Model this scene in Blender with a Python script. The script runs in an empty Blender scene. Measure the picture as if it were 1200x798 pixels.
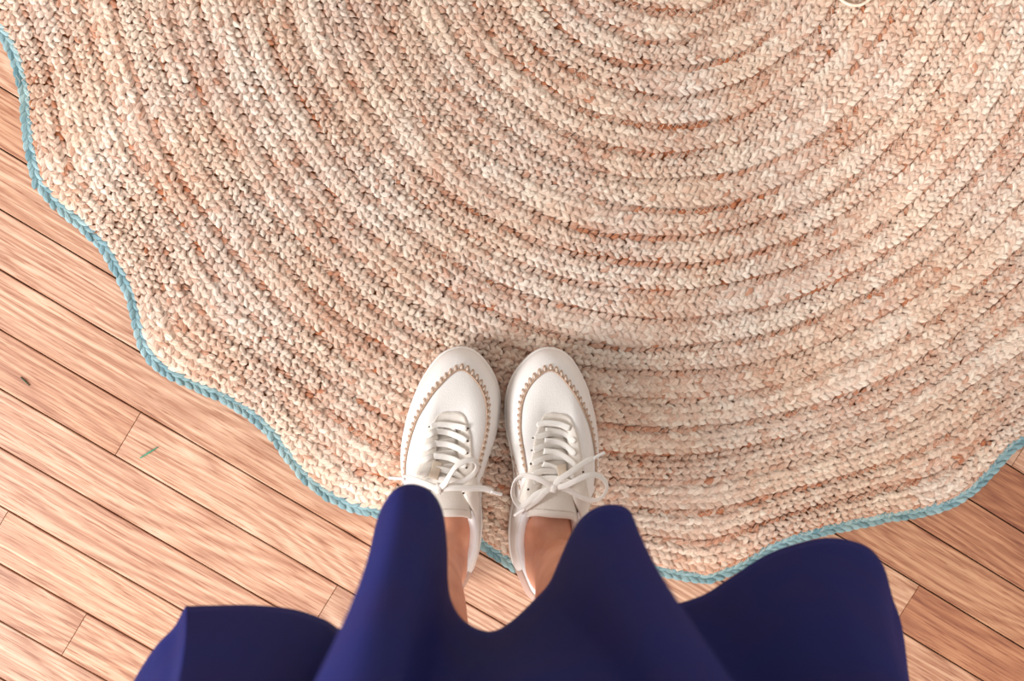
import bpy, bmesh, math, random
import numpy as np
from mathutils import Vector, Matrix
from mathutils.bvhtree import BVHTree

random.seed(7)
rng = np.random.default_rng(11)
SC = bpy.context.scene
C = SC.collection

# ------------------------------------------------------------------ camera
F, H = 1300.0, 1.25                      # focal length in pixels of a 1200 wide frame, camera height
TX, TY = -0.08073, -0.03979              # small tilt of the hand-held camera
cam_d = bpy.data.cameras.new('camera')
cam = bpy.data.objects.new('camera', cam_d)
C.objects.link(cam)
cam.location = (0, 0, H)
cam.rotation_euler = (TX, TY, 0)
cam_d.sensor_width = 36.0
cam_d.lens = F * 36.0 / 1200.0
cam_d.clip_start = 0.02
cam_d.dof.use_dof = True
cam_d.dof.focus_distance = 1.19
cam_d.dof.aperture_fstop = 3.6
SC.camera = cam

# ------------------------------------------------------------------ world, lights, exposure
w = bpy.data.worlds.new('room_light')
SC.world = w
w.use_nodes = True
bg = w.node_tree.nodes['Background']
bg.inputs[0].default_value = (1.0, 0.93, 0.87, 1)
bg.inputs[1].default_value = 0.42


def window_light(name, loc, target, sx, sy, power, col):
    l = bpy.data.lights.new(name, 'AREA')
    l.shape = 'RECTANGLE'
    l.size, l.size_y = sx, sy
    l.energy = power
    l.color = col
    o = bpy.data.objects.new(name, l)
    C.objects.link(o)
    o.location = loc
    o.rotation_euler = (Vector(target) - Vector(loc)).to_track_quat('-Z', 'Y').to_euler()
    return o


window_light('window_daylight', (-2.7, -1.0, 1.75), (0.05, 0.0, 0.0), 1.3, 1.3, 88, (0.95, 0.98, 1.0))
window_light('window_daylight', (0.1, -2.6, 2.5), (0.0, 0.0, 0.0), 1.0, 1.0, 52, (1.0, 0.97, 0.93))

vs = SC.view_settings
vs.view_transform = 'Standard'
vs.look = 'None'
vs.exposure = 0.80
vs.gamma = 1.0
vs.use_curve_mapping = False

# ------------------------------------------------------------------ helpers
_c, _s = math.cos(TX), math.sin(TX)
_C, _S = math.cos(TY), math.sin(TY)
CM = np.array([[_C, 0, _S], [0, 1, 0], [-_S, 0, _C]]) @ np.array([[1, 0, 0], [0, _c, -_s], [0, _s, _c]])


def ray(px, py):
    d = CM @ np.array([(px - 600) / F, -(py - 399) / F, -1.0])
    return d / np.linalg.norm(d)


def at(px, py, z=0.0):
    """photo pixel -> point at height z above the floor"""
    d = ray(px, py)
    k = (H - z) / -d[2]
    return np.array([d[0] * k, d[1] * k, z])


def link(o, parent=None):
    C.objects.link(o)
    if parent:
        o.parent = parent
    return o


def mesh_obj(name, verts, faces, mat=None, parent=None, smooth=True):
    me = bpy.data.meshes.new(name)
    me.from_pydata([tuple(map(float, v)) for v in verts], [], [tuple(int(i) for i in f) for f in faces])
    if smooth:
        me.polygons.foreach_set('use_smooth', [True] * len(me.polygons))
    me.update()
    if mat:
        me.materials.append(mat)
    return link(bpy.data.objects.new(name, me), parent)


def empty(name, loc=(0, 0, 0), rz=0.0):
    o = bpy.data.objects.new(name, None)
    o.empty_display_size = 0.05
    o.location = loc
    o.rotation_euler = (0, 0, rz)
    return link(o)


def tag(o, label=None, cat=None, group=None, kind=None):
    if label: o['label'] = label
    if cat: o['category'] = cat
    if group: o['group'] = group
    if kind: o['kind'] = kind
    return o


def catmull(P, n, closed=False):
    P = np.asarray(P, float)
    N = len(P)
    out = []
    segs = N if closed else N - 1
    for i in range(segs):
        if closed:
            p0, p1, p2, p3 = P[(i - 1) % N], P[i], P[(i + 1) % N], P[(i + 2) % N]
        else:
            p1, p2 = P[i], P[i + 1]
            p0 = P[i - 1] if i > 0 else 2 * p1 - p2
            p3 = P[i + 2] if i + 2 < N else 2 * p2 - p1
        for k in range(n):
            t = k / n
            out.append(0.5 * (2 * p1 + (p2 - p0) * t + (2 * p0 - 5 * p1 + 4 * p2 - p3) * t * t + (3 * p1 - p0 - 3 * p2 + p3) * t ** 3))
    if not closed:
        out.append(P[-1])
    return np.array(out)


def tube(path, r, sides=6, cap=True, flat=None, up=(0, 0, 1), twist=None):
    """verts, faces of a tube; flat=(halfwidth, halfthickness) makes a ribbon with rounded edges"""
    path = np.asarray(path, float)
    n = len(path)
    V, Fc = [], []
    T = np.gradient(path, axis=0)
    T /= np.linalg.norm(T, axis=1)[:, None] + 1e-12
    for i in range(n):
        u = np.asarray(up[i] if np.ndim(up) == 2 else up, float)
        s = np.cross(T[i], u)
        ln = np.linalg.norm(s)
        s = s / ln if ln > 1e-6 else np.array([1.0, 0, 0])
        nn = np.cross(s, T[i])
        if twist is not None:
            a = twist[i]
            s, nn = s * math.cos(a) + nn * math.sin(a), -s * math.sin(a) + nn * math.cos(a)
        rr = r[i] if np.ndim(r) else r
        for k in range(sides):
            a = 2 * math.pi * (k + .5) / sides
            if flat is not None:
                ca, sa = math.cos(a), math.sin(a)
                f0 = flat[0][i] if np.ndim(flat[0]) else flat[0]
                V.append(path[i] + s * f0 * np.sign(ca) * abs(ca) ** .6 + nn * flat[1] * np.sign(sa) * abs(sa) ** .7)
            else:
                V.append(path[i] + rr * (s * math.cos(a) + nn * math.sin(a)))
    for i in range(n - 1):
        for k in range(sides):
            a, b = i * sides + k, i * sides + (k + 1) % sides
            Fc.append((a, b, b + sides, a + sides))
    if cap:
        Fc.append(tuple(range(sides))[::-1])
        Fc.append(tuple((n - 1) * sides + k for k in range(sides)))
    return V, Fc


class MB:
    def __init__(self):
        self.v, self.f = [], []

    def add(self, vf):
        o = len(self.v)
        self.v += list(vf[0])
        self.f += [tuple(i + o for i in f) for f in vf[1]]
        return self

    def build(self, name, mat, parent=None, smooth=True):
        return mesh_obj(name, self.v, self.f, mat, parent, smooth)


# ------------------------------------------------------------------ materials
def lin(r, g, b):
    f = lambda c: (c / 255 / 12.92) if c / 255 <= .04045 else ((c / 255 + .055) / 1.055) ** 2.4
    return (f(r), f(g), f(b), 1)


def new_mat(name):
    m = bpy.data.materials.new(name)
    m.use_nodes = True
    nt = m.node_tree
    return m, nt, nt.nodes['Principled BSDF']


def N(nt, kind, **kw):
    n = nt.nodes.new(kind)
    for k, v in kw.items():
        if k.startswith('i_'):
            n.inputs[k[2:].replace('_', ' ')].default_value = v
        else:
            setattr(n, k, v)
    return n


def ramp(nt, stops):
    r = nt.nodes.new('ShaderNodeValToRGB')
    e = r.color_ramp.elements
    while len(e) < len(stops):
        e.new(0.5)
    for el, (p, c) in zip(e, stops):
        el.position = p
        el.color = c
    return r


def mixc(nt, mode, fac, a, b):
    m = nt.nodes.new('ShaderNodeMix')
    m.data_type = 'RGBA'
    m.blend_type = mode
    for sock, v in ((m.inputs[0], fac), (m.inputs[6], a), (m.inputs[7], b)):
        if hasattr(v, 'links') or hasattr(v, 'is_linked'):
            nt.links.new(v, sock)
        else:
            sock.default_value = v
    return m.outputs[2]


def fibre_material(name, dark, light, rough=0.55, spec=0.45):
    """plant fibre: each strand piece has its own tint, streaks run along the strand"""
    m, nt, bs = new_mat(name)
    L = nt.links
    uv = N(nt, 'ShaderNodeUVMap', uv_map='strand')
    mp = N(nt, 'ShaderNodeMapping')
    mp.inputs['Scale'].default_value = (0.9, 6.5, 1)
    L.new(uv.outputs[0], mp.inputs[0])
    no = N(nt, 'ShaderNodeTexNoise', i_Scale=1.0, i_Detail=3.0, i_Roughness=0.6)
    L.new(mp.outputs[0], no.inputs['Vector'])
    at_ = N(nt, 'ShaderNodeAttribute', attribute_name='tint')
    r = ramp(nt, [(0.0, dark), (0.55, tuple((a * .45 + b * .55) for a, b in zip(dark, light))), (1.0, light)])
    mul = N(nt, 'ShaderNodeMath', operation='MULTIPLY_ADD')
    mul.inputs[1].default_value = 1.3
    L.new(no.outputs[0], mul.inputs[0])
    sub = N(nt, 'ShaderNodeMath', operation='SUBTRACT')
    L.new(at_.outputs['Fac'], sub.inputs[0])
    sub.inputs[1].default_value = 0.65
    L.new(sub.outputs[0], mul.inputs[2])
    L.new(mul.outputs[0], r.inputs[0])
    # grey weathered pieces here and there
    geo = N(nt, 'ShaderNodeNewGeometry')
    big = N(nt, 'ShaderNodeTexNoise', i_Scale=9.0, i_Detail=2.0)
    L.new(geo.outputs['Position'], big.inputs['Vector'])
    rr = ramp(nt, [(0.40, (1.0, 0.93, 0.86, 1)), (0.62, (1, 1, 1, 1))])
    L.new(big.outputs[0], rr.inputs[0])
    col = mixc(nt, 'MULTIPLY', 1.0, r.outputs[0], rr.outputs[0])
    L.new(col, bs.inputs['Base Color'])
    bs.inputs['Roughness'].default_value = rough
    bs.inputs['Specular IOR Level'].default_value = spec
    bp = N(nt, 'ShaderNodeBump', i_Strength=1.0, i_Distance=0.0020)
    L.new(no.outputs[0], bp.inputs['Height'])
    L.new(bp.outputs[0], bs.inputs['Normal'])
    return m


M_JUTE = fibre_material('jute_fibre', lin(176, 98, 50), lin(240, 224, 208))
M_TEAL = fibre_material('teal_jute_fibre', lin(78, 122, 136), lin(158, 186, 190))


def plain(name, col, rough=.6, spec=.5, bump=None, noise=None):
    m, nt, bs = new_mat(name)
    bs.inputs['Base Color'].default_value = col
    bs.inputs['Roughness'].default_value = rough
    bs.inputs['Specular IOR Level'].default_value = spec
    if bump:
        tc = N(nt, 'ShaderNodeTexCoord')
        t = N(nt, 'ShaderNodeTexNoise' if bump[2] == 'noise' else 'ShaderNodeTexVoronoi')
        t.inputs['Scale'].default_value = bump[0]
        nt.links.new(tc.outputs['Object'], t.inputs['Vector'])
        b = N(nt, 'ShaderNodeBump', i_Strength=bump[1], i_Distance=0.0006)
        nt.links.new(t.outputs[0], b.inputs['Height'])
        nt.links.new(b.outputs[0], bs.inputs['Normal'])
    if noise:
        tc = N(nt, 'ShaderNodeTexCoord')
        t = N(nt, 'ShaderNodeTexNoise', i_Scale=noise[0], i_Detail=4.0)
        nt.links.new(tc.outputs['Object'], t.inputs['Vector'])
        r = ramp(nt, [(0.3, noise[1]), (0.7, col)])
        nt.links.new(t.outputs[0], r.inputs[0])
        nt.links.new(r.outputs[0], bs.inputs['Base Color'])
    return m


M_BACK = plain('rug_backing', lin(182, 112, 66), .9, .1, noise=(60, lin(150, 88, 50)))
M_THREAD = plain('stitch_thread', lin(240, 224, 205), .6, .3, noise=(300, lin(222, 196, 170)))
M_GAP = plain('subfloor', lin(58, 34, 20), .9, .1, noise=(20, lin(40, 24, 14)))


def oak_material():
    m, nt, bs = new_mat('oak_plank')
    L = nt.links
    tc = N(nt, 'ShaderNodeTexCoord')
    oi = N(nt, 'ShaderNodeObjectInfo')
    off = N(nt, 'ShaderNodeVectorMath', operation='SCALE')
    comb = N(nt, 'ShaderNodeCombineXYZ', i_X=37.0, i_Y=11.0, i_Z=23.0)
    L.new(comb.outputs[0], off.inputs[0])
    L.new(oi.outputs['Random'], off.inputs['Scale'])
    add = N(nt, 'ShaderNodeVectorMath', operation='ADD')
    L.new(tc.outputs['Object'], add.inputs[0])
    L.new(off.outputs[0], add.inputs[1])

    def noise(sx, sy, det, dist=0.0, rough=.55):
        mp = N(nt, 'ShaderNodeMapping')
        mp.inputs['Scale'].default_value = (sx, sy, 1)
        L.new(add.outputs[0], mp.inputs[0])
        n = N(nt, 'ShaderNodeTexNoise', i_Scale=1.0, i_Detail=det, i_Distortion=dist, i_Roughness=rough)
        L.new(mp.outputs[0], n.inputs['Vector'])
        return n.outputs[0]
    # growth rings: contours of a slowly varying field, stretched along the board
    field = noise(1.6, 13, 1.0)
    fine = noise(7, 60, 2.0)
    k = N(nt, 'ShaderNodeMath', operation='MULTIPLY_ADD')
    L.new(field, k.inputs[0]); k.inputs[1].default_value = 44.0
    f2 = N(nt, 'ShaderNodeMath', operation='MULTIPLY')
    L.new(fine, f2.inputs[0]); f2.inputs[1].default_value = 1.4
    L.new(f2.outputs[0], k.inputs[2])
    fr = N(nt, 'ShaderNodeMath', operation='PINGPONG')
    L.new(k.outputs[0], fr.inputs[0]); fr.inputs[1].default_value = 1.0
    pores = noise(24, 520, 2.0, rough=.7)
    streak = noise(7, 330, 2.0, rough=.6)
    r1 = ramp(nt, [(0.0, lin(172, 129, 104)), (0.5, lin(189, 150, 125)), (1.0, lin(203, 168, 144))])
    L.new(fr.outputs[0], r1.inputs[0])
    r2 = ramp(nt, [(0.38, (0.74, 0.57, 0.47, 1)), (0.56, (1.03, 1.02, 1.01, 1))])
    L.new(streak, r2.inputs[0])
    c = mixc(nt, 'MULTIPLY', 0.9, r1.outputs[0], r2.outputs[0])
    r3 = ramp(nt, [(0.36, (0.66, 0.50, 0.40, 1)), (0.47, (1, 1, 1, 1))])
    L.new(pores, r3.inputs[0])
    c = mixc(nt, 'MULTIPLY', 1.0, c, r3.outputs[0])
    c = mixc(nt, 'MULTIPLY', 1.0, c, oi.outputs['Color'])
    # a few small knots / specks
    L.new(c, bs.inputs['Base Color'])
    bs.inputs['Roughness'].default_value = 0.42
    bs.inputs['Specular IOR Level'].default_value = 0.5
    bs.inputs['Coat Weight'].default_value = 0.6
    bs.inputs['Coat Roughness'].default_value = 0.36
    bp = N(nt, 'ShaderNodeBump', i_Strength=0.25, i_Distance=0.0004)
    L.new(pores, bp.inputs['Height'])
    L.new(bp.outputs[0], bs.inputs['Normal'])
    return m


M_OAK = oak_material()

# ------------------------------------------------------------------ floor: oak strips laid at an angle
TH, PW, PO = -0.5502, 0.05779, -0.0567
ax = np.array([math.cos(TH), math.sin(TH)])
ay = np.array([-math.sin(TH), math.cos(TH)])
floor = mesh_obj('floor', [(-2.2, -2.2, -.03), (2.2, -2.2, -.03), (2.2, 2.2, -.03), (-2.2, 2.2, -.03),
                           (-2.2, -2.2, -.0045), (2.2, -2.2, -.0045), (2.2, 2.2, -.0045), (-2.2, 2.2, -.0045)],
                 [(3, 2, 1, 0), (4, 5, 6, 7), (0, 1, 5, 4), (1, 2, 6, 5), (2, 3, 7, 6), (3, 0, 4, 7)], M_GAP, smooth=False)
tag(floor, 'pale oak strip floor laid at an angle under the rug', 'floor', kind='structure')


def row_of(px, py):
    p = at(px, py)[:2]
    return int(math.floor((p @ ay - PO) / PW)), float(p @ ax)


known = {}
for px, py in [(150, 508), (385, 703), (4, 608), (86, 745), (1066, 704), (1191, 538)]:
    k, q = row_of(px, py)
    known.setdefault(k, []).append(q)
tints = {}  # board tones; the right-hand ones also have the dimmer light painted in
for px, py, t in [(90, 465, (.90, .78, .68)), (250, 560, (1.03, 1.01, .98)), (120, 340, (1.02, .99, .97)), (60, 270, (1.04, 1.02, 1.0)),
                  (60, 400, (1.0, .95, .90)), (100, 560, (1.0, .95, .91)), (60, 590, (.97, .9, .85)), (100, 670, (1.04, 1.0, .94)), (40, 710, (.90, .82, .76)),
                  (130, 760, (.98, .92, .86)), (1130, 740, (.74, .50, .34)), (1060, 690, (1.0, .92, .82)), (1120, 670, (.86, .68, .52)),
                  (1160, 640, (.78, .56, .40)), (1180, 585, (.64, .40, .25)), (1100, 780, (.95, .84, .70)), (8, 150, (.92, .80, .7)), (8, 210, (1.0, .95, .9))]:
    k, q = row_of(px, py)
    tints.setdefault(k, []).append((q, t))
prng = random.Random(5)
for k in range(-38, 39):
    s0 = PO + k * PW
    cuts = sorted(known.get(k, []))
    if cuts:
        while cuts[0] > -2.4: cuts.insert(0, cuts[0] - prng.uniform(.55, 1.0))
        while cuts[-1] < 2.4: cuts.append(cuts[-1] + prng.uniform(.55, 1.0))
    else:
        q = -2.6 + prng.uniform(0, .9)
        if -9 < k < 9:                       # rows in view without a visible end joint: long boards
            cuts = [-2.4, -1.5 + prng.uniform(-.2, .2), -.78, .95 + prng.uniform(0, .3), 2.3]
        else:
            while q < 2.7:
                cuts.append(q); q += prng.uniform(.8, 1.7)
    for a, b in zip(cuts[:-1], cuts[1:]):
        mid = (a + b) / 2
        cxy = ax * mid + ay * (s0 + PW / 2)
        if abs(cxy[0]) > 2.15 or abs(cxy[1]) > 2.15:
            continue
        hl, hw, bv = (b - a) / 2 - .00025, PW / 2 - .00075, .0007
        vs_ = []
        for z, e in ((-.0042, 0), (-.0006, 0), (0, bv)):
            for sx, sy in ((-1, -1), (1, -1), (1, 1), (-1, 1)):
                vs_.append((sx * (hl - e * .4), sy * (hw - e), z))
        fs = [(8, 9, 10, 11)]
        for l in (0, 4):
            for i in range(4):
                j = (i + 1) % 4
                fs.append((l + i, l + j, l + j + 4, l + i + 4))
        o = mesh_obj('plank', vs_, fs, M_OAK, floor, smooth=False)
        o.location = (cxy[0], cxy[1], prng.uniform(-.0002, .0001))
        o.rotation_euler = (0, 0, TH)
        g = prng.uniform(.90, 1.03); wr = prng.uniform(0, .10)
        col = (g, g * (1 - wr * .6), g * (1 - wr))
        for q, t in tints.get(k, []):
            if a <= q <= b: col = t
        o.color = (*col, 1)

# ------------------------------------------------------------------ round braided rug
RC = np.array([0.2228, 0.3851])
edge_px = [(0, 40), (14, 70), (25, 110), (30, 170), (40, 215), (62, 242), (90, 265), (118, 292), (135, 320), (150, 350), (157, 380), (163, 405), (175, 425),
           (195, 441), (228, 456), (260, 470), (290, 488), (315, 510), (333, 535), (355, 563), (380, 583), (410, 598), (445, 606), (500, 612), (535, 620), (565, 642), (600, 667),
           (640, 680), (680, 672), (720, 664), (760, 670), (795, 678), (830, 682), (865, 669), (900, 648), (930, 636), (965, 626), (1000, 618), (1040, 610), (1080, 604), (1115, 594), (1140, 578),
           (1160, 558), (1180, 535), (1200, 518)]
ea, er = [], []
for px, py in edge_px:
    d = at(px, py)[:2] - RC
    ea.append(math.atan2(d[0], -d[1])); er.append(np.hypot(*d))
ea, er = np.array(ea), np.array(er)
srt = np.argsort(ea); ea, er = ea[srt], er[srt]
R0 = 0.752


def edge_radius(a):
    a = (np.asarray(a, float) + math.pi) % (2 * math.pi) - math.pi
    sn = R0 + .0135 * np.cos(20 * (a - math.radians(6.06)))
    ms = np.interp(a, ea, er)
    wgt = np.clip((a - ea[0]) / .12, 0, 1) * np.clip((ea[-1] - a) / .12, 0, 1)
    wgt = np.where((a >= ea[0]) & (a <= ea[-1]), np.maximum(wgt, 0), 0)
    ext = np.where(a < ea[0], np.clip(1 - (ea[0] - a) / .3, 0, 1) * (er[0] - sn), 0)
    ext = ext * 0
    return sn + (ms - sn) * np.clip(wgt * 4, 0, 1) + ext


TRIM_W = .0115
NR = 24


def ring_edge(i, a):
    """radius of the seam outside ring i; the outer coils follow the scallops"""
    e = edge_radius(a) - TRIM_W
    f = i / NR
    base = f * (R0 - TRIM_W)
    k = np.clip((f - .80) / .20, 0, 1)
    jit = .0012 * np.sin(3 * a + i * 1.7) + .0010 * np.sin(7 * a + i * 2.9) + .0007 * np.sin(17 * a + i)
    return base + k * k * (e - (R0 - TRIM_W)) + (jit if i < NR else 0)


rug = empty('braided_rug', (RC[0], RC[1], 0))
tag(rug, 'large round braided jute rug with a scalloped teal edge', 'rug')


def template(nu, nv):
    u = np.linspace(-1, 1, nu); v = np.linspace(-1, 1, nv)
    U, Vv = np.meshgrid(u, v, indexing='ij')
    U, Vv = U.ravel(), Vv.ravel()
    fs = [(i * nv + j, (i + 1) * nv + j, (i + 1) * nv + j + 1, i * nv + j + 1) for i in range(nu - 1) for j in range(nv - 1)]
    return U, Vv, np.array(fs)


TF, TCO = template(7, 5), template(3, 3)


def lobes(name, cx, cy, z0, ang, Ln, Wd, Hh, slope, tint, mat, parent):
    """one mesh of many strand pieces; each is a domed petal lying at its own angle"""
    far = (cy + RC[1]) > .52
    Vs, Fs, UVs, TTs, off = [], [], [], [], 0
    for T, msk in ((TF, ~far), (TCO, far)):
        n = int(msk.sum())
        if n == 0: continue
        U, Vv, fs = T
        g = lambda A: A[msk][:, None]
        wid = np.maximum(1 - np.abs(U) ** 2.5, .03) ** .62
        X = U[None] * g(Ln) / 2
        Y = (Vv * wid)[None] * g(Wd) / 2
        dome = np.maximum(1 - np.abs(Vv * .985) ** 2.8, 0) ** .62 * (1 - .55 * np.abs(U) ** 4)
        Z = g(z0) + dome[None] * g(Hh) + U[None] * g(slope)
        bend = (U ** 2)[None] * g(Wd) * .10
        Y = Y + bend
        ca, sa = np.cos(g(ang)), np.sin(g(ang))
        P = np.stack([g(cx) + X * ca - Y * sa, g(cy) + X * sa + Y * ca, Z], -1).reshape(-1, 3)
        Vs.append(P)
        Fs.append((fs[None] + (np.arange(n) * len(U))[:, None, None]).reshape(-1, 4) + off)
        off += len(P)
        ru = rng.uniform(0, 40, n)[:, None]
        UVs.append(np.stack([U[None] * 1.0 + ru, Vv[None] * .5 + ru * 1.7], -1).reshape(-1, 2))
        TTs.append(np.repeat(tint[msk], len(U)))
    V = np.concatenate(Vs); Fq = np.concatenate(Fs); UV = np.concatenate(UVs); TT = np.concatenate(TTs)
    me = bpy.data.meshes.new(name)
    me.vertices.add(len(V)); me.vertices.foreach_set('co', V.ravel())
    me.loops.add(Fq.size); me.loops.foreach_set('vertex_index', Fq.ravel().astype(np.int32))
    me.polygons.add(len(Fq))
    me.polygons.foreach_set('loop_start', np.arange(len(Fq), dtype=np.int32) * 4)
    me.polygons.foreach_set('use_smooth', np.ones(len(Fq), bool))
    me.update(calc_edges=True)
    uvl = me.uv_layers.new(name='strand')
    uvl.data.foreach_set('uv', UV[Fq.ravel()].ravel())
    a = me.attributes.new('tint', 'FLOAT', 'POINT')
    a.data.foreach_set('value', TT)
    me.materials.append(mat)
    return link(bpy.data.objects.new(name, me), parent)


def frame_at(a, rad_fn):
    """tangent angle on the wavy curve radius=rad_fn(a), a measured from straight down, counter-clockwise"""
    e = 1e-3
    r = rad_fn(a)
    x, y = r * np.sin(a), -r * np.cos(a)
    r2 = rad_fn(a + e)
    x2, y2 = r2 * np.sin(a + e), -r2 * np.cos(a + e)
    return x, y, np.arctan2(y2 - y, x2 - x)


NCOL = 7
for i in range(NR):
    parts = []
    shrink = rng.uniform(.90, .965)
    ph1, ph2 = rng.uniform(0, 6.3, 2)
    seam = rng.uniform(.5, 1.2)
    for j in range(NCOL):
        fj = .5 + ((j + .5) / NCOL - .5) * shrink
        rad = lambda a, i=i, fj=fj: ring_edge(i, a) * (1 - fj) + ring_edge(i + 1, a) * fj
        r0 = (i + fj) / NR * (R0 - TRIM_W)
        n = max(5, int(2 * math.pi * r0 / .0083))
        a = (np.arange(n) + (.5 if (j // 2) % 2 else 0) + rng.uniform(-.16, .16, n)) / n * 2 * math.pi
        x, y, th = frame_at(a, rad)
        width = (ring_edge(i + 1, a) - ring_edge(i, a)) / NCOL
        sgn = 1 if j % 2 == 0 else -1
        nrm = (fj - .5) * 2
        ang = th + sgn * rng.normal(.60, .09, n)
        Ln = rng.normal(.0138, .0011, n) * np.clip(width / .0044, .8, 1.3)
        Wd = rng.normal(.0066, .0006, n) * np.clip(width / .0044, .8, 1.3)
        crown = .0044 * (1 - abs(nrm) ** 3.0)
        z0 = .0042 + crown + rng.normal(0, .00028, n)
        Hh = rng.normal(.0020, .0003, n)
        slope = rng.normal(.0020, .0003, n)
        tint = rng.normal(.70, .12, n)
        if j in (0, NCOL - 1):            # warm shade of the seams painted into the outer strands, in stretches
            tint -= .10 + seam * .34 * np.clip(.45 + .5 * np.sin(3 * a + ph1 + j) + .35 * np.sin(8 * a + ph2), 0, 1)
        # slow colour drift along the coil, as batches of fibre change
        tint += .07 * np.sin(a * 5 + i * 2.1) + .05 * np.sin(a * 13 + i * 5.3) + rng.normal(0, .04)
        tint -= (rng.uniform(size=n) < .04) * .22
        x = x + rng.normal(0, .0005, n); y = y + rng.normal(0, .0005, n)
        parts.append((x, y, z0, ang, Ln, Wd, Hh, slope, np.clip(tint, .02, 1)))
    cat = [np.concatenate(c) for c in zip(*parts)]
    lobes('braid', *cat, M_JUTE, rug)

# teal braid sewn round the scalloped edge
parts = []
for j in range(2):
    fj = .27 + .46 * j
    rad = lambda a, fj=fj: edge_radius(a) - TRIM_W * (1 - fj)
    n = int(2 * math.pi * R0 / .0098)
    a = (np.arange(n) + .5 * j + rng.uniform(-.1, .1, n)) / n * 2 * math.pi
    x, y, th = frame_at(a, rad)
    ang = th + (1 if j == 0 else -1) * rng.normal(.42, .06, n)
    parts.append((x, y, .0026 + rng.normal(0, .0003, n), ang, rng.normal(.0175, .0008, n), rng.normal(.0082, .0004, n),
                  rng.normal(.0032, .0003, n), np.full(n, .0016), np.clip(rng.normal(.55, .16, n), .05, 1)))
cat = [np.concatenate(c) for c in zip(*parts)]
trim = lobes('edge_braid', *cat, M_TEAL, rug)
trim['label'] = 'teal braided edging'

# flat underside that fills the gaps
aa = np.linspace(0, 2 * math.pi, 480, endpoint=False)
rr_ = edge_radius(aa) - .004
bv, bf = [(0, 0, .0042)], []
for zz, sc in ((.0042, .97), (.0030, 1.0), (.0004, 1.0)):
    for a_, r_ in zip(aa, rr_): bv.append((r_ * sc * math.sin(a_), -r_ * sc * math.cos(a_), zz))
n = len(aa)
for k in range(n):
    k2 = (k + 1) % n
    bf.append((0, 1 + k, 1 + k2))
    for l in (0, 1): bf.append((1 + l * n + k, 1 + l * n + n + k, 1 + l * n + n + k2, 1 + l * n + k2))
mesh_obj('backing', bv, bf, M_BACK, rug)


def thin_lines(name, lines, r, mat, parent):
    """many thin three-sided threads in one mesh"""
    V, Fc = [], []
    for P in lines:
        P = np.asarray(P)
        T = np.gradient(P, axis=0)
        s = np.stack([-T[:, 1], T[:, 0], np.zeros(len(P))], -1)
        s /= np.linalg.norm(s, axis=1)[:, None] + 1e-9
        o = len(V)
        for p, q in zip(P, s):
            V += [p + q * r, p - q * r, p + np.array([0, 0, r * 1.6])]
        for k in range(len(P) - 1):
            b = o + 3 * k
            Fc += [(b, b + 3, b + 5, b + 2), (b + 2, b + 5, b + 4, b + 1)]
    return mesh_obj(name, V, Fc, mat, parent)


zig = []
for i in range(4, NR + 1):
    n = int(2 * math.pi * i / NR * R0 / .0034)
    a = np.arange(n) / n * 2 * math.pi
    x0 = ring_edge(i, a) + np.where(np.arange(n) % 2, .0034, -.0022) + rng.normal(0, .0006, n) - (.002 if i == NR else 0)
    a = a + rng.normal(0, .0009, n) / (i / NR * R0)
    x, y = x0 * np.sin(a), -x0 * np.cos(a)
    z = np.where(np.arange(n) % 2, .0106, .0098) + rng.normal(0, .0003, n)
    P = np.stack([x, y, z], -1)
    k = 0
    while k < n - 8:
        ln = int(rng.integers(6, 60))
        seg = P[k:k + ln]
        mid = seg[len(seg) // 2]
        right = (mid[0] > .02)
        if mid[1] + RC[1] < .5 and len(seg) > 3 and rng.uniform() < (.72 if right else .34): zig.append(seg)
        k += ln
st = thin_lines('seam_stitching', zig, .00030, M_THREAD, rug)
tag(st, 'pale zigzag thread along the braid seams', kind='stuff')
hairs = []
for _ in range(5200):
    a = rng.uniform(-math.pi * .62, math.pi * .62)
    r = math.sqrt(rng.uniform(.02, 1)) * .735
    p = np.array([r * math.sin(a), -r * math.cos(a), .0112])
    if p[1] + RC[1] > .4: continue
    t = rng.uniform(0, 2 * math.pi)
    l = rng.uniform(.003, .010)
    cv = rng.normal(0, .8)
    P = [p]
    for s_ in range(3):
        t += cv * .5
        P.append(P[-1] + np.array([math.cos(t) * l / 3, math.sin(t) * l / 3, (.0011, .0003, -.0012)[s_]]))
    hairs.append(P)
fz = thin_lines('loose_fibres', hairs, .00013, M_THREAD, rug)
tag(fz, 'fine loose jute fibres', kind='stuff')
# small pale loop of cord standing out of the coil near the middle
lp = [at(px, py, .014) - np.array([RC[0], RC[1], 0]) for px, py in [(980, -8), (986, 0), (995, 5), (1007, 6), (1017, 1), (1024, -8)]]
V, Fc = tube(catmull(lp, 6), .0017, 8)
o = mesh_obj('cord_loop', V, Fc, M_THREAD, rug)
o['label'] = 'pale loop of loose cord'

# ------------------------------------------------------------------ sneakers
def leather(name, col, bump=.35, scale=900, rough=.48):
    return plain(name, col, rough, .4, bump=(scale, bump, 'voronoi'))


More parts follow.
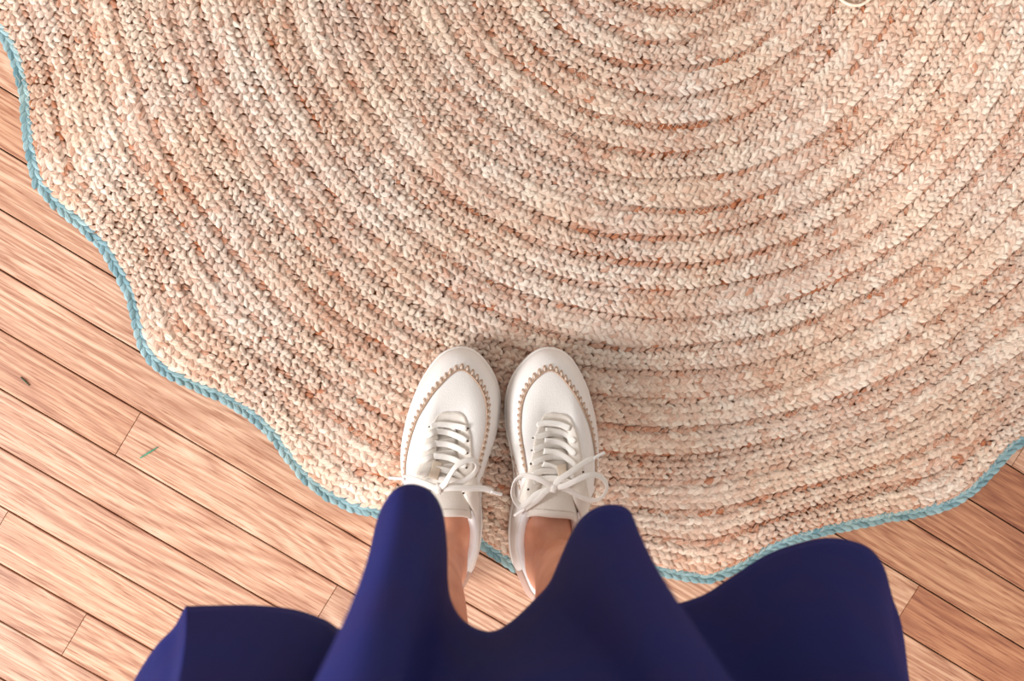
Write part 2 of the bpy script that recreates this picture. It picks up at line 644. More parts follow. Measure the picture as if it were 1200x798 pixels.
M_WHITE = leather('white_leather', lin(232, 226, 221))
M_CREAM = leather('cream_leather', lin(226, 216, 205))
M_RUBBER = plain('white_rubber', lin(240, 236, 232), .5, .4, bump=(400, .1, 'noise'))
M_GUM = plain('tan_outsole', lin(196, 158, 130), .7, .3, bump=(300, .3, 'noise'))
M_KNIT = plain('white_knit_lining', lin(240, 236, 236), .85, .2, bump=(1500, .8, 'voronoi'))
M_LACE = plain('cotton_lace', lin(243, 236, 228), .8, .2, bump=(2200, .6, 'voronoi'))
M_TAB = plain('beige_webbing', lin(215, 196, 176), .8, .2, bump=(1800, .6, 'voronoi'))
M_EMB = plain('tan_embroidery', lin(204, 168, 142), .65, .3, bump=(2500, .8, 'voronoi'))
M_EMBF = plain('pale_embroidery', lin(230, 208, 190), .7, .3, bump=(2500, .8, 'voronoi'))
M_PINK = leather('pinkish_beige_suede', lin(186, 154, 140), .3, 1400, .75)
M_DARK = plain('eyelet_hole', lin(90, 76, 66), .8, .2, noise=(400, lin(70, 58, 50)))
M_STITCH = plain('beige_stitch', lin(205, 186, 168), .8, .2, noise=(900, lin(190, 168, 150)))

# plan of the shoe in mm, inner side of the foot +x, heel at y=0: (sole edge, opening edge with height)
PAIR = [((8, 280), (-2, 199, 69)), ((26, 275), (9, 195, 70.5)), ((42, 257), (9.5, 184, 75.5)), ((50.5, 238), (10, 173, 81)), ((53, 217), (11, 158, 87.5)),
        ((50, 190), (14, 140, 94)), ((43, 166), (19, 128, 97)), ((36.5, 141), (25.5, 116, 93)), ((34, 113), (29.5, 104, 84)), ((35.5, 90), (31, 88, 76)),
        ((34.8, 66), (30, 70, 72)), ((30, 43), (23.5, 52, 74)), ((22, 27), (15.5, 37, 79)), ((12.5, 11), (8, 26, 84)), ((-1, 4), (-2, 21, 86)),
        ((-16, 11), (-12, 26, 84)), ((-27, 27), (-20, 37, 79)), ((-35, 43), (-28, 52, 74)), ((-38.6, 66), (-33.5, 70, 72)), ((-41.5, 90), (-35, 88, 76)),
        ((-45.5, 110), (-34, 104, 84)), ((-50.5, 133), (-30, 117, 93)), ((-52.6, 153), (-24, 129, 97)), ((-52, 172), (-19, 141, 94)), ((-48, 196), (-15.5, 158, 87.5)),
        ((-41, 220), (-14.5, 173, 81)), ((-30, 246), (-13.5, 184, 75.5)), ((-12, 271), (-12.5, 195, 70.5))]
NP = len(PAIR)
SUBD = 8
A_ = catmull([p[0] for p in PAIR], SUBD, True) / 1000
B_ = catmull([p[1] for p in PAIR], SUBD, True) / 1000
NT = len(A_)
Z0 = .021


def PT(t, s):
    """point on the upper: t in control-point units round the shoe, s from sole edge (0) to opening (1)"""
    f = (t % NP) * SUBD
    i = int(math.floor(f)); k = f - i
    a = A_[i % NT] * (1 - k) + A_[(i + 1) % NT] * k
    b = B_[i % NT] * (1 - k) + B_[(i + 1) % NT] * k
    s = min(max(s, 0), 1)
    e = 1 - math.cos(s * math.pi / 2)
    h = math.sin(s * math.pi / 2) ** .92
    p = a + (b[:2] - a) * e
    return np.array([p[0], p[1], Z0 + (b[2] - Z0) * h])


def PN(t, s):
    d1 = PT(t + .05, s) - PT(t - .05, s)
    d2 = PT(t, min(s + .02, 1)) - PT(t, max(s - .02, 0))
    n = np.cross(d1, d2)
    n /= np.linalg.norm(n) + 1e-12
    c = np.array([-2e-3, min(max(PT(t, s)[1], .05), .2), .03])
    if n @ (PT(t, s) - c) < 0: n = -n
    return n


def s_at_dist(t, dist, from_top):
    """s at which the surface has run dist (m) from the opening or from the sole edge (plan + height)"""
    prev = PT(t, 1 if from_top else 0); acc = 0
    for k in range(1, 61):
        s = 1 - k / 60 if from_top else k / 60
        p = PT(t, s)
        acc += np.linalg.norm(p - prev)
        if acc >= dist: return s
        prev = p
    return s


def strip(ts, s_lo, s_hi, off, rows=6, edge=True):
    """a raised overlay on the upper following t, between two s curves"""
    V, Fc = [], []
    ncol = rows + 1 + (2 if edge else 0)
    for t in ts:
        lo, hi = s_lo(t), s_hi(t)
        ss = list(np.linspace(lo, hi, rows + 1)); oo = [off] * (rows + 1)
        if edge:
            ss = [lo - .004] + ss + [hi + (.004 if hi < .99 else 0)]; oo = [-.0004] + oo + [-.0008 if hi < .99 else -.002]
        for s, o in zip(ss, oo):
            V.append(PT(t, s) + PN(t, s) * o)
    for i in range(len(ts) - 1):
        for j in range(ncol - 1):
            a = i * ncol + j
            Fc.append((a, a + 1, a + ncol + 1, a + ncol))
    return V, Fc


def lerp_keys(keys):
    xs, ys = zip(*keys)
    return lambda t: float(np.interp(t, xs, ys))


# toe guard depth in plan (m in from the sole edge) by t; t<0 is the outer side
GD = lerp_keys([(-6.4, .0065), (-5, .0075), (-3, .0105), (-1.5, .0155), (-.7, .0185), (0, .0205), (.7, .0192), (1.5, .0172), (3, .0145), (4.5, .0125), (5.6, .0105)])


def s_inset(t, d):
    for k in range(4, 100):
        p = PT(t, k / 100)[:2]
        if np.min(np.linalg.norm(A_ - p, axis=1)) >= d: return k / 100
    return .9



def loop_outline(off_out, z):
    out = []
    for i in range(NT):
        d = A_[(i + 1) % NT] - A_[i - 1]
        n = np.array([d[1], -d[0]]); n /= np.linalg.norm(n)
        if n @ (A_[i] - np.array([0, min(max(A_[i][1], .05), .22)])) < 0: n = -n
        p = A_[i] + n * off_out
        out.append((p[0], p[1], z))
    return out


def sole_mesh(levels, closed_top=True):
    V, Fc = [], []
    for off, zf in levels:
        for p in loop_outline(off, 0):
            V.append((p[0], p[1], zf(p[1])))
    for l in range(len(levels) - 1):
        for i in range(NT):
            j = (i + 1) % NT
            Fc.append((l * NT + i, l * NT + j, l * NT + NT + j, l * NT + NT + i))
    Fc.append(tuple(range(NT))[::-1]); Fc.append(tuple((len(levels) - 1) * NT + i for i in range(NT)))
    return V, Fc


def smooth01(x):
    x = min(max(x, 0), 1); return x * x * (3 - 2 * x)


heel_drop = lambda y: -.0098 * (1 - smooth01((y - .030) / .018))      # heel reaches past the rug down to the boards
toe_spring = lambda y: .006 * smooth01((y - .235) / .05)

RUG_TOP = .0122


def build_shoe(label, mirror, heel_px, toe_px, spec):
    O = at(*heel_px, .03 + RUG_TOP); T = at(*toe_px, .03 + RUG_TOP)
    v = (T - O)[:2]; rz = math.atan2(-v[0], v[1])
    root = empty('sneaker', (O[0], O[1], RUG_TOP), rz)
    tag(root, label, 'shoe', 'pair of white sneakers on the feet')
    mx = -1 if mirror else 1
    MW = Matrix.Translation((O[0], O[1], RUG_TOP)) @ Matrix.Rotation(rz, 4, 'Z')
    MI = MW.inverted()

    def fin(vf, name, mat, parent=root, smooth=True):
        V, Fc = vf
        V = [(p[0] * mx, p[1], p[2]) for p in V]
        if mirror: Fc = [tuple(reversed(f)) for f in Fc]
        o = mesh_obj(name, V, Fc, mat, parent, smooth)
        return o
    bvh_v, bvh_f = [], []

    def add_bvh(o):
        n = len(bvh_v)
        bvh_v.extend([MW @ Vector(vv.co) for vv in o.data.vertices])
        bvh_f.extend([tuple(i + n for i in p.vertices) for p in o.data.polygons])
    # soles
    outs = fin(sole_mesh([(-.004, lambda y: heel_drop(y) + toe_spring(y)), (.0012, lambda y: heel_drop(y) + .0015 + toe_spring(y)), (.0014, lambda y: .006 + toe_spring(y) * .9), (-.001, lambda y: .0062 + toe_spring(y) * .9)]), 'outsole', M_GUM)
    mids = fin(sole_mesh([(-.002, lambda y: .005 + toe_spring(y) * .8), (.0012, lambda y: .0068 + toe_spring(y) * .8), (.0022, lambda y: .013 + toe_spring(y) * .5), (.0018, lambda y: .0225), (.0004, lambda y: .0245), (-.003, lambda y: .0246)]), 'midsole', M_RUBBER)
    # upper
    V, Fc = [], []
    NS = 14
    for k in range(NS + 1):
        for i in range(NT):
            V.append(PT(i / SUBD, k / NS))
    for k in range(NS):
        for i in range(NT):
            j = (i + 1) % NT
            Fc.append((k * NT + i, k * NT + j, k * NT + NT + j, k * NT + NT + i))
    upper = fin((V, Fc), 'upper', M_WHITE)
    add_bvh(upper)
    md = upper.modifiers.new('thick', 'SOLIDIFY'); md.thickness = .0012; md.offset = 0
    # toe guard with embroidered seam
    ts = np.linspace(-6.2, 5.5, 120)
    sm = lambda t: s_inset(t, GD(t))
    cache = {}

    def smc(t):
        q = round(t, 3)
        if q not in cache: cache[q] = sm(t)
        return cache[q]
    # smooth the guard edge
    tt = np.linspace(-7, 6.5, 180)
    sv = np.array([sm(t) for t in tt]); sv = np.convolve(np.pad(sv, 4, mode='edge'), np.ones(9) / 9, 'valid')
    smf = lambda t: float(np.interp(t, tt, sv))
    guard = fin(strip(ts, lambda t: .01, smf, .0011, 7), 'toe_guard', M_WHITE)
    add_bvh(guard)
    # embroidery: cord along the seam, then a row of little arches pointing outwards
    E = MB(); EF = MB()
    tl = np.linspace(-6.2, 5.5, 500)
    path = np.array([PT(t, smf(t)) + PN(t, smf(t)) * .0014 for t in tl])
    E.add(tube(path[::4], .00075, 5))
    arc = np.concatenate([[0], np.cumsum(np.linalg.norm(np.diff(path, axis=0), axis=1))])

    def arch(t0, s0, along_dt, dist, wd):
        """one stitched arch at (t0,s0)"""
        base = PT(t0, s0); n = PN(t0, s0)
        al = PT(t0 + along_dt, smf(t0 + along_dt)) - base if s0 is not None else None
        return base, n, al
    pitch = .0068
    nloop = int(arc[-1] / pitch)
    for q in range(nloop):
        d = (q + .5) * pitch
        t0 = float(np.interp(d, arc, tl))
        tA, tB = float(np.interp(d - pitch * .44, arc, tl)), float(np.interp(d + pitch * .44, arc, tl))
        s0 = smf(t0)
        s1 = s0
        while s1 > .02 and np.linalg.norm(PT(t0, s1) - PT(t0, s0)) < .0074: s1 -= .01
        pts = []
        for f in np.linspace(0, 1, 9):
            tq = tA * (1 - f) + tB * f
            k = math.sin(math.pi * f) ** .6
            pull = .5 + (f - .5) * (1 - .30 * k)
            tq = tA * (1 - pull) + tB * pull
            s = smf(tq) * (1 - k) + s1 * k
            pts.append(PT(tq, s) + PN(tq, s) * .0014)
        E.add(tube(np.array(pts), .00062, 5))
        # satin fill inside the arch
        c0 = PT(t0, s0 * .86 + s1 * .14) + PN(t0, s0) * .0012; c1 = PT(t0, s0 * .2 + s1 * .8) + PN(t0, s1) * .0012
        EF.add(tube(np.array([c0, c0 * .6 + c1 * .4, c0 * .25 + c1 * .75, c1]), np.array([.0015, .0017, .0015, .0006]), 6))
    # sprigs on the sides behind the guard
    for t0, s0, s1 in ((6.15, .18, .62), (6.75, .15, .60), (-6.9, .2, .62), (-7.6, .15, .6)):
        for q in range(5):
            f0, f1 = s0 + (s1 - s0) * q / 5, s0 + (s1 - s0) * (q + .85) / 5
            pts = []
            for f in np.linspace(0, 1, 8):
                tq = t0 + .13 * math.sin(math.pi * f) * (1 if q % 2 else -1) + (f0 + (f1 - f0) * f - s0) * .35
                s = f0 + (f1 - f0) * f
                pts.append(PT(tq, s) + PN(tq, s) * .0009)
            E.add(tube(np.array(pts), .0006, 5))
            tq = t0 + (f0 - s0) * .35
            p0 = PT(tq, f0) + PN(tq, f0) * .0008; p1 = PT(tq + .05, f1) + PN(tq, f1) * .0008
            EF.add(tube(np.array([p0, (p0 + p1) / 2, p1]), np.array([.0004, .0016, .0004]), 6))
    emb = fin((E.v, E.f), 'embroidery', M_EMB, guard)
    tag(emb, 'tan scalloped embroidery', kind='stuff')
    tag(fin((EF.v, EF.f), 'embroidery_fill', M_EMBF, guard), kind='stuff')
    # eyestay round the lacing
    te = np.linspace(-7.3, 7.3, 150)
    wd = lerp_keys([(-7.3, .016), (-5, .0195), (-2, .0205), (-.8, .0175), (0, .0165), (.8, .0180), (2, .0225), (5, .0215), (7.3, .017)])
    sv2 = np.array([s_at_dist(t, wd(t), True) for t in te]); sv2 = np.convolve(np.pad(sv2, 3, mode='edge'), np.ones(7) / 7, 'valid')
    sef = lambda t: float(np.interp(t, te, sv2))
    eyestay = fin(strip(te, sef, lambda t: 1.0, .0017, 6), 'eyestay', M_CREAM)
    add_bvh(eyestay)
    S = MB()
    for inset in (.0022,):
        pth = np.array([PT(t, s_at_dist(t, wd(t) - inset, True)) + PN(t, sef(t)) * .0015 for t in np.linspace(-7, 7, 260)])
        for k in range(0, len(pth) - 2, 3):
            S.add(tube(pth[k:k + 3], .00028, 4))
    fin((S.v, S.f), 'stitching', M_STITCH, eyestay)
    # heel counter and collar
    tc_ = np.linspace(11.3, 16.7, 60)
    hc = fin(strip(tc_, lambda t: .02, lambda t: .93, .0011, 6), 'heel_counter', M_PINK)
    add_bvh(hc)
    V, Fc = [], []
    tcol = np.linspace(6.9, 21.1, 140)
    prof = [(.0, -.0015), (-.0006, .0008), (.0012, .0026), (.004, .0026), (.0075, .0002), (.0100, -.0060), (.0112, -.016), (.0118, -.040)]
    for t in tcol:
        b = PT(t, 1)
        d = (PT(t + .1, 1) - PT(t - .1, 1))[:2]
        n = np.array([-d[1], d[0]]); n /= np.linalg.norm(n)
        if n @ (np.array([-.002, min(max(b[1], .055), .105)]) - b[:2]) < 0: n = -n
        fade = smooth01((7.2 - abs(t - 14)) / 1.2) * .75 + .25
        for i_, z_ in prof: V.append((b[0] + n[0] * i_ * fade, b[1] + n[1] * i_ * fade, b[2] + z_))
    m_ = len(prof)
    for i in range(len(tcol) - 1):
        for j in range(m_ - 1):
            a = i * m_ + j; Fc.append((a, a + 1, a + m_ + 1, a + m_))
    col = fin((V, Fc), 'collar_lining', M_KNIT)
    # insole so the shoe is not hollow
    fin(sole_mesh([(-.005, lambda y: .0240), (-.006, lambda y: .0290)]), 'insole', M_KNIT)
    # tongue
    V, Fc = [], []
    sta = [(203, -2, 10, 65, 1), (197, -2, 12.5, 67.5, 1.5), (187, -2, 14, 73, 2), (173, -2, 16, 79.5, 2.5), (158, -2, 17.5, 86.5, 3.5), (143, -2, 20.5, 95, 5), (131, -2, 24, 102, 8), (121, -2, 26.5, 107, 13), (116, -2, 26.5, 108.5, 15), (112.5, -2, 26, 107, 15), (112, -2, 25, 103, 15)]
    sta = catmull(sta, 4)
    nv = 15
    for y, cx, hw, z, dr in sta:
        for k in np.linspace(-1, 1, nv):
            V.append(((cx + hw * k) / 1000, (y - 6.0 * k ** 4 * smooth01((140 - y) / 25)) / 1000, (z - dr * abs(k) ** 2.2) / 1000))
    for i in range(len(sta) - 1):
        for j in range(nv - 1):
            a = i * nv + j; Fc.append((a, a + nv, a + nv + 1, a + 1))
    tongue = fin((V, Fc), 'tongue', M_CREAM)
    md = tongue.modifiers.new('thick', 'SOLIDIFY'); md.thickness = .005; md.offset = -1 if not mirror else -1
    add_bvh(tongue)
    S = MB()
    row = [np.array(((-2 + 26 * k) / 1000, (120.5 - 6.0 * k ** 4) / 1000, (107.8 - 13 * abs(k) ** 2.2) / 1000)) for k in np.linspace(-.86, .86, 60)]
    for k in range(0, 58, 3): S.add(tube(np.array(row[k:k + 3]), .00028, 4))
    fin((S.v, S.f), 'stitching', M_STITCH, tongue)

    bvh = BVHTree.FromPolygons(bvh_v, bvh_f)
    cam_o = Vector((0, 0, H))

    def hit(px, py, lift):
        d = Vector(ray(px, py))
        loc, n, _, _ = bvh.ray_cast(cam_o, d)
        if loc is None:
            p = at(px, py, .06); return np.array(MI @ Vector(p))
        return np.array(MI @ (loc - d * (lift / -d.z)))

    def local_mesh(vf, name, mat, parent=root):
        return mesh_obj(name, vf[0], vf[1], mat, parent)
    # eyelets
    for px, py in spec['eyelets']:
        p = hit(px, py, .0004)
        V, Fc = [], []
        for r, z in ((.0012, .0), (.0011, .0004), (.0005, .0003)):
            for k in range(8): V.append((p[0] + r * math.cos(k * math.pi / 4), p[1] + r * math.sin(k * math.pi / 4), p[2] + z))
        for l in range(2):
            for k in range(8):
                k2 = (k + 1) % 8; Fc.append((l * 8 + k, l * 8 + k2, l * 8 + 8 + k2, l * 8 + 8 + k))
        Fc.append(tuple(range(16, 24)))
        local_mesh((V, Fc), 'eyelet', M_DARK)
    # lace straps
    lace = None
    for li, (pts, l0, l1) in enumerate(spec['straps']):
        P = []
        for k, (px, py) in enumerate(pts):
            f = k / (len(pts) - 1)
            P.append(hit(px, py, l0 + (l1 - l0) * math.sin(math.pi * min(max(f, .0), 1)) ** .7))
        P = catmull(P, 6)
        wdt = np.full(len(P), .0033); wdt[0] = .0020; wdt[1] = .0027
        local_mesh(tube(P, .003, 10, flat=(wdt, .00085)), 'lace', M_LACE)
    # tongue tab
    (ax0, ay0), (ax1, ay1), hwid = spec['tab']
    P = [hit(ax0, ay0, .0050), hit(ax0 * .7 + ax1 * .3, ay0 * .7 + ay1 * .3, .0066), hit(ax0 * .3 + ax1 * .7, ay0 * .3 + ay1 * .7, .0066), hit(ax1, ay1, .005)]
    local_mesh(tube(catmull(P, 5), .003, 10, flat=(hwid, .0008)), 'lace_keeper', M_TAB)
    # bow
    for pts, wdt, twist in spec['bow']:
        P = [np.array(MI @ Vector(at(px, py, z + RUG_TOP))) for px, py, z in pts]
        P = catmull(P, 8)
        n = len(P)
        tw = np.interp(np.linspace(0, 1, n), np.linspace(0, 1, len(twist)), twist) if twist else None
        local_mesh(tube(P, .003, 10, flat=(wdt, .0008), twist=tw), 'lace_bow', M_LACE)
    for pts in spec['aglets']:
        P = [np.array(MI @ Vector(at(px, py, z + RUG_TOP))) for px, py, z in pts]
        local_mesh(tube(catmull(P, 4), .0017, 8), 'lace_tip', M_RUBBER)
    kx, ky, kz = spec['knot']
    c = np.array(MI @ Vector(at(kx, ky, kz + RUG_TOP)))
    V, Fc = tube(catmull([c + np.array([.0005, .0042, -.0035]), c + np.array([.0003, .0036, .0008]), c + np.array([0, 0, .0024]), c + np.array([-.0003, -.0036, .0008]), c + np.array([-.0004, -.0042, -.0035])], 5), .003, 10, flat=(.0031, .0014))
    local_mesh((V, Fc), 'lace_knot', M_LACE)
    return root


left_spec = dict(
    eyelets=[(548.5, 502), (548, 517), (547.5, 531), (546.5, 548), (543, 578), (503, 500.5)],
    straps=[([(504.5, 500), (515, 497.5), (530, 498.5), (547, 502)], .0014, .0028),
            ([(499, 512), (507, 507), (520, 504.5), (534, 503)], .0014, .0026),
            ([(495, 527.5), (505, 522), (518, 518.5), (534, 516)], .0014, .0026),
            ([(494, 541.5), (503, 536), (515, 532), (534, 530)], .0014, .0026),
            ([(491.5, 558), (500, 553), (512, 549), (533, 546)], .0014, .0026),
            ([(547, 516.5), (538, 512), (525, 507), (511, 505)], .0014, .0044),
            ([(547, 531), (538, 526), (525, 521), (509, 519.5)], .0014, .0044),
            ([(546, 547.5), (537, 541), (524, 536), (508, 534)], .0014, .0044),
            ([(543.5, 563), (535, 556), (522, 551), (507, 549)], .0014, .0044),
            ([(495, 567), (508, 563), (525, 562), (541, 566)], .0014, .0030)],
    tab=((513.5, 541), (507.5, 561), .0052),
    knot=(514, 573, .112),
    bow=[([(514, 573, .112), (521, 567, .117), (527, 557, .120), (535, 546, .119), (546, 540, .117), (556, 540, .114), (559.5, 546, .111), (556, 554, .108), (546, 562, .108), (533, 568, .110), (516, 574, .111)], .0030, (0, .5, .9, .5, .2, .9, .6, .2, 0, 0)),
         ([(514, 573, .112), (530, 571.5, .113), (548, 572, .110), (563, 572, .105), (573, 574, .101), (577, 576, .099)], .0033, (0, .25, .1, 0, .2)),
         ([(514, 573.5, .112), (503, 569, .111), (490, 564, .108), (478, 560.5, .104), (473, 560.5, .102)], .0036, (0, .2, 0, .2))],
    aglets=[[(575, 575.5, .100), (582, 578, .097), (588, 579.5, .094)], [(475, 561, .103), (465, 560.5, .100), (456, 560, .097)]])
right_spec = dict(
    eyelets=[(624.5, 513.5), (623, 528), (622, 543.5), (619, 573.5), (683.5, 553)],
    straps=[([(629, 498), (640, 495.5), (655, 497), (668, 502)], .0014, .0028),
            ([(626, 513), (640, 509), (650, 508.5), (661, 511)], .0014, .0026),
            ([(625, 528), (636, 523), (648, 521.5), (663, 523)], .0014, .0026),
            ([(624, 543.5), (635, 538), (648, 535.5), (664, 537)], .0014, .0026),
            ([(623.5, 556), (636, 552), (650, 553), (664, 556)], .0014, .0026),
            ([(674, 518), (664, 510), (655, 506), (639, 504.5)], .0014, .0044),
            ([(674.5, 532.5), (664, 523.5), (653, 518), (638, 516.5)], .0014, .0044),
            ([(675, 546), (663, 536), (651, 530), (637, 528.5)], .0014, .0044),
            ([(673, 560), (660, 553), (647, 547), (636, 543.5)], .0014, .0044),
            ([(625, 566), (637, 561), (655, 561), (672, 567)], .0014, .0030)],
    tab=((657.5, 545), (660, 561), .0050),
    knot=(649, 571.5, .113),
    bow=[([(649, 571, .113), (640, 566, .117), (628, 560, .119), (614, 557, .117), (604, 564, .112), (600.5, 576, .108), (604, 587, .105), (610.5, 593, .104), (619, 588, .107), (630, 578, .110), (648, 572, .112)], .0030, (0, .3, .2, .5, 1.0, .8, .3, .2, .2, 0)),
         ([(649, 571, .113), (661, 569.5, .118), (675, 563, .121), (689, 557, .119), (702, 557.5, .114), (710.5, 566, .109), (710, 576, .106), (703, 584, .104), (693, 586, .104), (680, 582, .107), (665, 574, .110), (650, 571, .112)], .0031, (0, .1, .1, .3, .7, 1.0, .9, .5, .3, .2, 0)),
         ([(649, 571, .113), (655, 562.5, .117), (670, 552.5, .116), (686, 541.5, .110), (696, 537, .106)], .0032, (0, .2, .1, .1)),
         ([(649, 573, .112), (641, 575, .113), (631, 585, .110), (621, 592, .106), (614, 597, .101)], .0031, (0, .1, .2, .1))],
    aglets=[[(695, 537.5, .106), (702, 533.5, .103), (708.5, 530.5, .100)], [(616, 596, .102), (609, 600, .098), (603, 604, .093)]])
build_shoe('white leather sneaker with tan scalloped embroidery, laced in a bow showing one loop', False, (524, 703), (529.5, 413), left_spec)
build_shoe('white leather sneaker with tan scalloped embroidery, laced in a wide two-loop bow', True, (628, 703), (657, 413), right_spec)

# ------------------------------------------------------------------ person: legs in a flared skirt
def skin_material():
    m, nt, bs = new_mat('skin')
    tc = N(nt, 'ShaderNodeTexCoord')
    t = N(nt, 'ShaderNodeTexNoise', i_Scale=38.0, i_Detail=5.0)
    nt.links.new(tc.outputs['Object'], t.inputs['Vector'])
    r = ramp(nt, [(.3, lin(208, 140, 110)), (.7, lin(228, 166, 136))])
    nt.links.new(t.outputs[0], r.inputs[0])
    nt.links.new(r.outputs[0], bs.inputs['Base Color'])
    bs.inputs['Roughness'].default_value = .5
    bs.inputs['Subsurface Weight'].default_value = .12
    bs.inputs['Subsurface Radius'].default_value = (.01, .004, .002)
    return m


M_SKIN = skin_material()
person = empty('person', (.032, -.345, 0))
tag(person, 'person in a flared navy skirt with bare ankles standing at the rug edge', 'person')
PB = np.array([.032, -.345, 0])


def loft(sections, n=24):
    V, Fc = [], []
    for c, e1, e2 in sections:
        for k in range(n):
            a = 2 * math.pi * k / n
            V.append(np.array(c) + np.array(e1) * math.cos(a) + np.array(e2) * math.sin(a) - PB)
    for i in range(len(sections) - 1):
        for k in range(n):
            k2 = (k + 1) % n
            Fc.append((i * n + k, i * n + k2, i * n + n + k2, i * n + n + k))
    Fc.append(tuple(range(n))[::-1]); Fc.append(tuple((len(sections) - 1) * n + k for k in range(n)))
    return V, Fc


B = MB()
for side, heel_px, toe_px, anx, in ((-1, (524, 703), (529.5, 413), -.036), (1, (628, 703), (657, 413), .096)):
    O = at(*heel_px, .04); T = at(*toe_px, .04)
    v = (T - O) / np.linalg.norm(T - O); lat = np.array([v[1], -v[0], 0])
    cxl = anx; cy = -.334
    sx0 = (O + v * .055)[0]; lo = lambda k: sx0 + (anx - sx0) * k       # heel sits in the shoe, shin leans outwards
    slices = [(.036, lo(0), cy - .006, .022, .032), (.06, lo(.1), cy - .004, .0255, .035), (.080, lo(.3), cy - .001, .0275, .036), (.10, lo(.75), cy, .030, .0365), (.13, cxl + .001 * side, cy + .001, .030, .036), (.17, cxl + .003 * side, cy, .033, .039),
              (.22, cxl + .007 * side, cy - .004, .041, .046), (.30, cxl + .013 * side, cy - .009, .050, .055), (.36, cxl + .016 * side, cy - .008, .051, .056), (.44, cxl + .018 * side, cy, .047, .052), (.50, cxl + .020 * side, cy + .006, .050, .056),
              (.60, cxl + .018 * side, cy + .002, .060, .064), (.72, cxl + .016 * side, cy - .004, .074, .078), (.82, cxl + .012 * side, cy - .01, .084, .088)]
    sl = catmull(slices, 4)
    B.add(loft([((x, y, z), (rx, 0, 0), (0, ry, 0)) for z, x, y, rx, ry in sl]))
    shift = (anx - (O + v * .055)[0])
    foot = [(.018, .052, .020, .018), (.030, .054, .027, .024), (.055, .058, .027, .030), (.085, .068, .028, .036), (.105, .066, .029, .036), (.125, .060, .033, .032), (.15, .052, .035, .026), (.19, .046, .040, .018), (.23, .043, .038, .013), (.262, .042, .022, .008)]
    secs = []
    for s, z, hw, hh in catmull(foot, 4):
        k = 1 - smooth01((s - .06) / .09)
        c = O + v * s; c = c + np.array([shift * k * .15 - .002 * side * (1 - k), 0, 0]); c[2] = z + .004
        secs.append((c, lat * hw, np.array([0, 0, 1]) * hh))
    B.add(loft(secs))
B.add(loft([((.032, -.345, z), (rx, 0, 0), (0, ry, 0)) for z, rx, ry in ((.76, .150, .085), (.80, .168, .100), (.86, .170, .108), (.92, .155, .103), (.97, .138, .096), (.985, .134, .094))], 40))
body = B.build('body', M_SKIN, person)
rm = body.modifiers.new('one_surface', 'REMESH'); rm.mode = 'VOXEL'; rm.voxel_size = .005; rm.use_smooth_shade = True
sm_ = body.modifiers.new('soften', 'SMOOTH'); sm_.factor = .5; sm_.iterations = 10


def fabric():
    m, nt, bs = new_mat('navy_fabric')
    L = nt.links
    tc = N(nt, 'ShaderNodeTexCoord')
    big = N(nt, 'ShaderNodeTexNoise', i_Scale=14.0, i_Detail=2.0)
    L.new(tc.outputs['Object'], big.inputs['Vector'])
    r = ramp(nt, [(.38, lin(18, 28, 86)), (.68, lin(27, 28, 80))])
    L.new(big.outputs[0], r.inputs[0])
    L.new(r.outputs[0], bs.inputs['Base Color'])
    bs.inputs['Roughness'].default_value = .75
    bs.inputs['Specular IOR Level'].default_value = .12
    bs.inputs['Sheen Weight'].default_value = .15
    bs.inputs['Sheen Tint'].default_value = lin(60, 80, 220)
    we = N(nt, 'ShaderNodeTexVoronoi', i_Scale=1400.0)
    L.new(tc.outputs['Object'], we.inputs['Vector'])
    bp = N(nt, 'ShaderNodeBump', i_Strength=.4, i_Distance=.0006)
    L.new(we.outputs[0], bp.inputs['Height'])
    L.new(bp.outputs[0], bs.inputs['Normal'])
    return m


M_NAVY = fabric()
ZH = .36
hem_px = [(205, 735), (217, 713), (224, 711), (260, 710), (300, 710), (345, 715), (380, 727), (398, 738), (412, 734), (424, 712), (432, 660), (442, 612), (452, 588), (466, 572), (485, 568), (505, 577), (518, 600), (523, 640),
          (524, 680), (528, 704), (540, 725), (560, 738), (580, 740), (602, 727), (625, 705), (644, 684), (657, 655), (668, 630), (680, 610), (696, 597), (715, 592), (735, 597), (746, 620), (760, 670), (768, 694), (777, 707), (790, 708),
          (805, 705), (830, 695), (860, 675), (900, 650), (940, 636), (970, 631), (1000, 635), (1022, 646), (1036, 667), (1045, 700), (1053, 722), (1058, 745), (1063, 785), (1066, 830)]
hem = [at(px, py, ZH)[:2] for px, py in hem_px]
# the back of the hem, out of frame: the same loose folds carried round
hem += [np.array(p) for p in [(.352, -.43), (.315, -.47), (.30, -.50), (.27, -.545), (.225, -.555), (.19, -.53), (.155, -.525), (.12, -.56), (.07, -.58), (.03, -.56), (-.01, -.53), (-.05, -.545), (-.09, -.575), (-.14, -.565), (-.17, -.525), (-.205, -.50), (-.25, -.50), (-.285, -.46), (-.27, -.42), (-.288, -.385), (-.272, -.349), (-.254, -.321)]]
hem = np.array(hem)
hemc = catmull(hem, 5, True)
n_h = len(hemc)
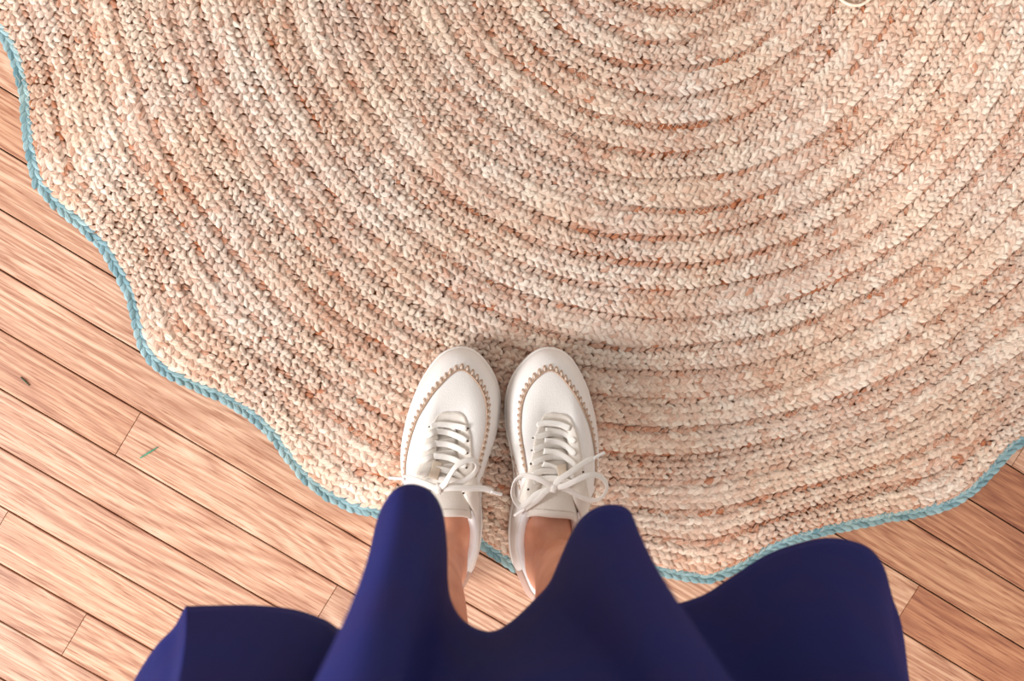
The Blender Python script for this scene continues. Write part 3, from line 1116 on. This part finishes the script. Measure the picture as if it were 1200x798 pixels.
# waist points are spaced by the running length of the smoothed hem
ctr = np.array([.032, -.345])
sm2 = hemc.copy()
for _ in range(60): sm2 = (np.roll(sm2, 1, 0) + sm2 * 2 + np.roll(sm2, -1, 0)) / 4
angs = np.unwrap(np.arctan2((sm2 - ctr)[:, 1], (sm2 - ctr)[:, 0]))
if angs[-1] < angs[0]:
    angs = np.minimum.accumulate(angs)
else:
    angs = np.maximum.accumulate(angs)
V, Fc = [], []
levels = np.concatenate([np.linspace(0, .5, 22), np.linspace(.53, 1, 14)])
for t in levels:
    z = ZH + t * (.985 - ZH)
    wgt = (1 - t) ** 1.35
    fade = math.exp(-t * .55)
    hip = 1 + .25 * math.sin(math.pi * min(1, max(0, (1 - t))))
    base = np.stack([.142 * hip * np.cos(angs), .104 * hip * np.sin(angs)], -1) + ctr
    hm = sm2 * (1 - fade) + hemc * fade
    P = base * (1 - wgt) + hm * wgt
    for p in P: V.append((p[0] - PB[0], p[1] - PB[1], z))
nl = len(levels)
for l in range(nl - 1):
    for k in range(n_h):
        k2 = (k + 1) % n_h
        Fc.append((l * n_h + k, l * n_h + n_h + k, l * n_h + n_h + k2, l * n_h + k2))
Fc.append(tuple((nl - 1) * n_h + k for k in range(n_h))[::-1])
skirt = mesh_obj('skirt', V, Fc, M_NAVY, person)
skirt['label'] = 'flared navy blue skirt with deep folds'
md = skirt.modifiers.new('thick', 'SOLIDIFY'); md.thickness = .0015; md.offset = 0

# ------------------------------------------------------------------ green needles dropped on the boards
def needle(p0, p1, col, label, r):
    a, b = at(*p0, .0007), at(*p1, .0007)
    o = (a + b) / 2
    m = plain('needle_green', col, .5, .4, noise=(500, tuple(c * .6 for c in col[:3]) + (1,)))
    mid = np.array([0, 0, .0005]) + np.array([.0003, .0003, 0])
    V, Fc = tube(catmull([a - o, mid, b - o], 6), np.interp(np.linspace(0, 1, 13), [0, .5, 1], [r * .6, r, r * .5]), 6)
    ob = mesh_obj('plant_needle', V, Fc, m)
    ob.location = o
    tag(ob, label, 'needle', 'green needles on the floorboards')
    return ob


nd = needle((24, 442), (34.5, 452), lin(70, 84, 60), 'thin grey-green needle lying on the reddish board', .0009)
nd = needle((164, 537), (185, 524), lin(62, 150, 116), 'longer bright green needle lying on a pale board', .0011)
# pale flecks caught in a joint and beside the first needle
